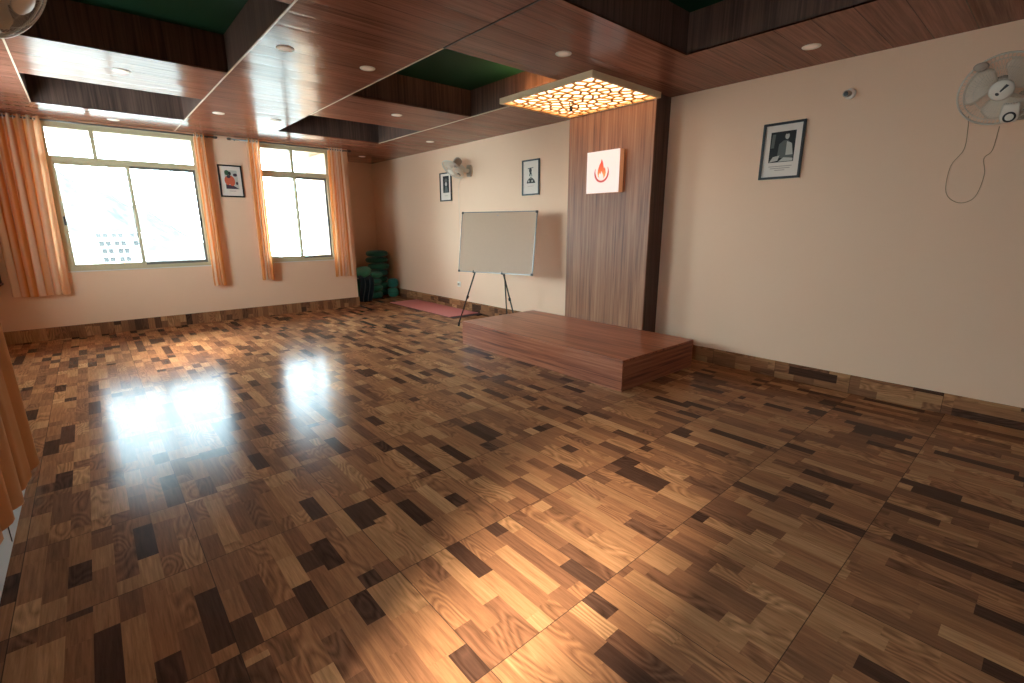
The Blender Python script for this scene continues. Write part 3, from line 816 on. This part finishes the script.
# navy cloth draped down over the left end of the pile
mb = MB(); nu, nv_ = 24, 22
for j in range(nv_+1):
    v = j/nv_
    for i in range(nu+1):
        u = i/nu
        x = 3.84+.26*u+.02*math.sin(v*5); y = 8.885-.02*v+.025*math.sin(u*17+v*2)-.03*math.sin(v*PI)
        zz = .52*(1-v)+.004+.03*math.sin(u*9)*(1-v)
        if v < .15: y += (.15-v)*1.2
        mb.v.append(Vector((x, y, zz)))
W2_ = nu+1
for j in range(nv_):
    for i in range(nu): mb.f.append((j*W2_+i, j*W2_+i+1, (j+1)*W2_+i+1, (j+1)*W2_+i)); mb.mi.append(0)
o = mb.build('blanket', m_navy, smooth=True); sm = o.modifiers.new('thick', 'SOLIDIFY'); sm.thickness = .012
tag(o, 'dark navy blanket hanging over the left end of the green cushions', 'blanket')

# ---------------------------------------------------------------- wall fans
def fan(c, d, wallpt, rad, label, group, cord=None, socket=None, spin=0.0, mark=False, clipped=False, knob_up=None):
    c = Vector(c); d = Vector(d).normalized(); wp = Vector(wallpt)
    B = frame_to(d).to_4x4(); B.translation = c              # local z = out of the fan front, y = up
    t = thing('wall_fan', wp, label, 'fan', group)
    n = Vector((-1, 0, 0)) if wp.x > 2 else Vector((1, 0, 0))
    Wm = frame_to(n).to_4x4(); Wm.translation = wp
    MB().prism([(-.045, -.09), (.045, -.09), (.055, -.05), (.055, .07), (.04, .09), (-.04, .09), (-.055, .07), (-.055, -.05)], 0, .03, Wm).build('wall_bracket', m_fan_grey, t, bevel=.006)
    back = c-d*.13
    body = wp+n*.09
    mb = MB(); mb.tube([wp+n*.02, body, back+Vector((0, 0, -.05)), back], [.03, .034, .03, .034], 14); mb.build('arm', m_fan, t, smooth=True)
    mb = MB(); mb.lathe([(0, -.17), (.035, -.168), (.058, -.15), (.066, -.11), (.066, -.055), (.052, -.03), (.02, -.025), (.012, .0)], B, 24); mb.build('motor_housing', m_fan_grey, t, smooth=True)
    # control box with knob under the head
    kb = c-d*.02 + (B.to_3x3() @ Vector((0.0, -rad*.62, 0)))*1.0
    if knob_up is not None: kb = Vector(knob_up)
    Bk = B.copy(); Bk.translation = kb
    mb = MB(); mb.prism([(-.035, -.05), (.035, -.05), (.045, -.02), (.04, .06), (-.04, .06), (-.045, -.02)], -.06, .045, Bk)
    cb = mb.build('control_box', m_fan, t, bevel=.008)
    mb = MB(); mb.lathe([(0.029, .045), (.031, .058), (.022, .062)], Bk @ Matrix.Translation((0, -.015, 0)), 24); sub('knob_ring', mb, m_black, cb, wp, smooth=False)
    mb = MB(); mb.lathe([(.0225, .05), (.020, .066), (0, .068)], Bk @ Matrix.Translation((0, -.015, 0)), 20); sub('knob', mb, m_fan, cb, wp, smooth=False)
    # cages
    def dome(sgn, depth, rim_z, r_in):
        mb = MB(); NW = 64
        def prof(f):  # f 0 centre .. 1 rim
            rr = r_in+(rad-r_in)*f; zz = rim_z+sgn*depth*(1-f**2.6)
            return rr, zz
        for k in range(NW):
            a = 2*PI*k/NW+(.0 if sgn > 0 else PI/NW)
            pts_ = []
            for q in range(8):
                f = q/7; rr, zz = prof(f); aa = a+.25*(1-f)*sgn; pts_.append(B @ Vector((rr*math.cos(aa), rr*math.sin(aa), zz)))
            mb.tube(pts_, .0011, 3, cap=False)
        for f, w_ in ((1, .0052), (.5, .0014), (.0, .002), (.82, .0014)):
            rr, zz = prof(f); mb.tube([B @ Vector((rr*math.cos(a), rr*math.sin(a), zz)) for a in [2*PI*k/48 for k in range(48)]], w_, 6, closed=True)
        return mb
    dome(1, .05, .055, .05).build('front_cage', m_wire, t, smooth=True)
    dome(-1, .055, .042, .055).build('rear_cage', m_wire, t, smooth=True)
    for k in range(3):
        a = spin+2*PI*k/3; mb = MB(); vs = []; NU, NV = 10, 8
        for i in range(NU+1):
            u = i/NU; rr = .03+(rad*.86-.03)*u
            half = math.radians(14+34*math.sin(PI*min(1, u*.62+.1))) * (1 if u < .9 else .86)
            for j in range(NV+1):
                v = j/NV*2-1; aa = a+half*v+.35*u; zz = .03+.028*v*(1-.3*u)
                vs.append(B @ Vector((rr*math.cos(aa), rr*math.sin(aa), zz)))
        fs = [(i*(NV+1)+j, i*(NV+1)+j+1, (i+1)*(NV+1)+j+1, (i+1)*(NV+1)+j) for i in range(NU) for j in range(NV)]
        mb.add(vs, fs); o = mb.build('blade', m_blade, t, smooth=True); s_ = o.modifiers.new('thick', 'SOLIDIFY'); s_.thickness = .003
    cap = MB().lathe([(.060, .098), (.060, .106), (.05, .114), (.02, .118), (0, .119)], B, 28).build('hub_cap', m_fan, t, smooth=True)
    if mark:
        mb = MB(); rot = B @ Matrix.Rotation(math.radians(-38), 4, 'Z') @ Matrix.Translation((0, 0, .116))
        mb.prism([(-.005, -.008), (.004, -.010), (.009, .038), (-.008, .036)], 0, .0035, rot)
        mb.prism([(.011*math.cos(2*PI*k/12)-.001, .008*math.sin(2*PI*k/12)-.026) for k in range(12)], 0, .0035, rot)
        sub('brand_mark', mb, m_black, cap, wp)
    if clipped:
        a = math.radians(128); q = B @ Matrix.Translation((rad*.93*math.cos(a), rad*.93*math.sin(a), .075))
        MB().lathe([(.0, -.014), (.03, -.012), (.034, 0), (.026, .012), (0, .016)], q @ Matrix.Diagonal((1.1, .75, 1, 1)), 20).build('cage_clip', m_fan_grey, t, smooth=True)
    if cord:
        pts_ = [Vector(p) for p in cord]; sm_ = []
        for i in range(len(pts_)-1):
            p0, p1, p2, p3 = pts_[max(i-1, 0)], pts_[i], pts_[i+1], pts_[min(i+2, len(pts_)-1)]
            for q in range(5):
                s = q/5; sm_.append(.5*((2*p1)+(p2-p0)*s+(2*p0-5*p1+4*p2-p3)*s*s+(3*p1-p0-3*p2+p3)*s**3))
        sm_.append(pts_[-1])
        MB().tube(sm_, .0019, 6).build('power_cord', m_cord if mark else m_wcord, t, smooth=True)
    return t
fan((4.575, .45, 2.28), (-1, -.12, -.30), (R, .33, 2.20), .205, 'pale wall fan with round cage at the near end of the right wall', 'wall fans',
    cord=[(R-.10, .60, 2.16), (R-.02, .60, 2.08), (R-.012, .60, 1.95), (R-.008, .655, 1.84), (R-.008, .65, 1.66), (R-.008, .57, 1.585), (R-.008, .49, 1.62), (R-.008, .465, 1.77), (R-.008, .485, 1.88), (R-.02, .45, 1.93), (R-.03, .44, 2.08)], spin=.5, mark=True, clipped=True, knob_up=(4.56, .385, 2.12))
fan((4.60, 6.66, 2.35), (-.62, .0, -.78), (R, 6.55, 2.30), .19, 'small wall fan seen side-on high above the whiteboard', 'wall fans',
    cord=[(R-.03, 6.72, 2.22), (R-.012, 6.86, 2.05), (R-.006, 6.86, 1.2), (R-.008, 6.93, .50)], spin=1.2)
fan((-.125, 3.17, 2.425), (.75, -.35, -.55), (L, 3.2, 2.46), .20, 'pale wall fan high on the near left wall by the left coffer', 'wall fans', spin=.2)

# socket and bulb holder on the right wall
t = thing('wall_socket', (R, 6.93, .40), 'small white wall socket low behind the easel leg', 'socket')
MB().box(R-.012, R-.0002, 6.885, 6.975, .395, .485).build('plate', m_fan, t, bevel=.003)
MB().box(R-.03, R-.012, 6.91, 6.95, .42, .46).build('plug', m_fan_grey, t, bevel=.004)
t = thing('bulb_holder', (R, 1.36, 2.46), 'small round bulb holder with a dark mouth high on the right wall', 'lamp holder')
Q = Matrix.Translation((R-.0005, 1.36, 2.46)) @ frame_to((-1, .15, -.12)).to_4x4()
MB().lathe([(.040, -.004), (.040, .012), (.026, .020), (.012, .022)], Q, 24).build('rosette', m_fan, t, smooth=True)
MB().lathe([(.020, .018), (.021, .05), (.026, .054), (.026, .075), (.018, .076)], Q, 20).build('socket_barrel', m_fan_grey, t, smooth=True)
MB().lathe([(.0, .0765), (.018, .0765), (.018, .079), (0, .080)], Q, 20).build('mouth', m_black, t)

# shelf in the far left corner with a black box and a small red pot
t = thing('wall_shelf', (-.92, 8.40, .745), 'small wall shelf in the far left corner behind the curtain', 'shelf')
MB().box(-.999, -.855, 8.22, D1-.001, .745, .765).build('board', m_plat, t)
MB().box(-.95, -.93, 8.33, D1-.001, .65, .745).build('bracket', m_dsteel, t)
t = thing('speaker_box', (-.925, 8.40, .765), 'black box standing on the corner shelf beside the wide curtain', 'speaker')
MB().box(-.995, -.865, 8.32, 8.48, .766, 1.30).build('cabinet', m_black, t, bevel=.006)
MB().lathe([(0, 0), (.04, .002), (.048, .006), (.055, .0)], Matrix.Translation((-.93, 8.32, 1.10)) @ frame_to((0, -1, 0)).to_4x4(), 24).build('speaker_cone', m_dsteel, t, smooth=True)
o = MB().lathe([(.0, 0), (.022, 0), (.028, .03), (.022, .06), (.012, .066), (.0, .066)], Matrix.Translation((-.90, 8.265, .766)), 16).build('small_pot', m_red, smooth=True)
tag(o, 'tiny red pot at the front edge of the corner shelf', 'pot')

# ---------------------------------------------------------------- outside: hillside and apartment block
def hill():
    n = NT('hillside'); f = n.noise(n.pos(), .10, 6.0, .7); f2 = n.noise(n.pos(), .3, 5.0, .75)
    c = n.ramp(n.math('ADD', n.math('MULTIPLY', f, .6), n.math('MULTIPLY', f2, .4)), [(.36, lin((50, 50, 47))), (.5, lin((62, 61, 58))), (.62, lin((84, 82, 79)))])
    n.set(Base_Color=c, Roughness=1, Specular_IOR_Level=0); return n.m
m_hill = hill()
def hz(x):  # ridge height per unit distance along the window's view, from the photo
    K = [(-.6, .14), (-.2, .12), (-.02, .085), (0, .068), (.027, .062), (.04, .05), (.055, .034), (.075, .036), (.1, .012), (.15, -.025), (.2, -.05), (.5, -.09), (1.2, -.10)]
    for (a, b), (c, d) in zip(K, K[1:]):
        if a <= x <= c: return b+(d-b)*(x-a)/(c-a)
    return K[0][1] if x < K[0][0] else K[-1][1]
import mathutils
mb = MB(); NX, NY = 150, 60; DM = 300.0
for j in range(NY+1):
    y = 230+70*(j/NY)
    for i in range(NX+1):
        sx_ = -.55+1.5*i/NX; x = sx_*DM*(.35+.65*(y/DM))
        f = (y-230)/70.0
        z = -16 + (hz(sx_)*DM+16)*max(0, f)**1.0
        z += 1.42*f
        z += (mathutils.noise.noise(Vector((x*.09, y*.09, 0)))*3.2+mathutils.noise.noise(Vector((x*.35, y*.35, 4)))*1.6)*min(1, f*3)
        mb.v.append(Vector((x, y, z)))
for j in range(NY):
    for i in range(NX): a = j*(NX+1)+i; mb.f.append((a, a+1, a+NX+2, a+NX+1)); mb.mi.append(0)
o = mb.build('hillside', m_hill, smooth=True, origin=(0, 150, -16)); struct(o, 'pale hazy wooded hillside outside the windows')
struct(MB().box(-250, 350, 12, 260, -16.5, -16).build('ground', m_ground, origin=(0, 30, -16)))
m_block = plain('pale_render', (205, 205, 200), .9); m_open = plain('window_shade', (30, 31, 31), .8)
YBL = 90.0
t = thing('apartment_block', (2.4, YBL, -16), 'white apartment block with rows of grey openings on the hillside', 'building')
MB().box(-1.9, 6.6, YBL, YBL+9, -16, -.35+1.42-.35).build('walls', m_block, t)
z0 = 1.42
for r_, zz in enumerate((-.012, -.025, -.037, -.050, -.062, -.074)):
    for cx in ((.014, .022, .033, .041, .056, .064) if r_ == 0 else (.016, .024, .035, .043, .059) if r_ < 2 else (.018, .026, .038, .046)):
        x = cx*YBL
        q = MB().box(x-.27, x+.33, YBL-.03, YBL+.02, z0+zz*YBL-.32, z0+zz*YBL+.38).build('window', m_open, t)
    MB().box(-.2 if r_ else -1.5, 4.6 if r_ else 6.3, YBL-.5, YBL, z0+zz*YBL-.50, z0+zz*YBL-.38).build('balcony_slab', m_block, t)
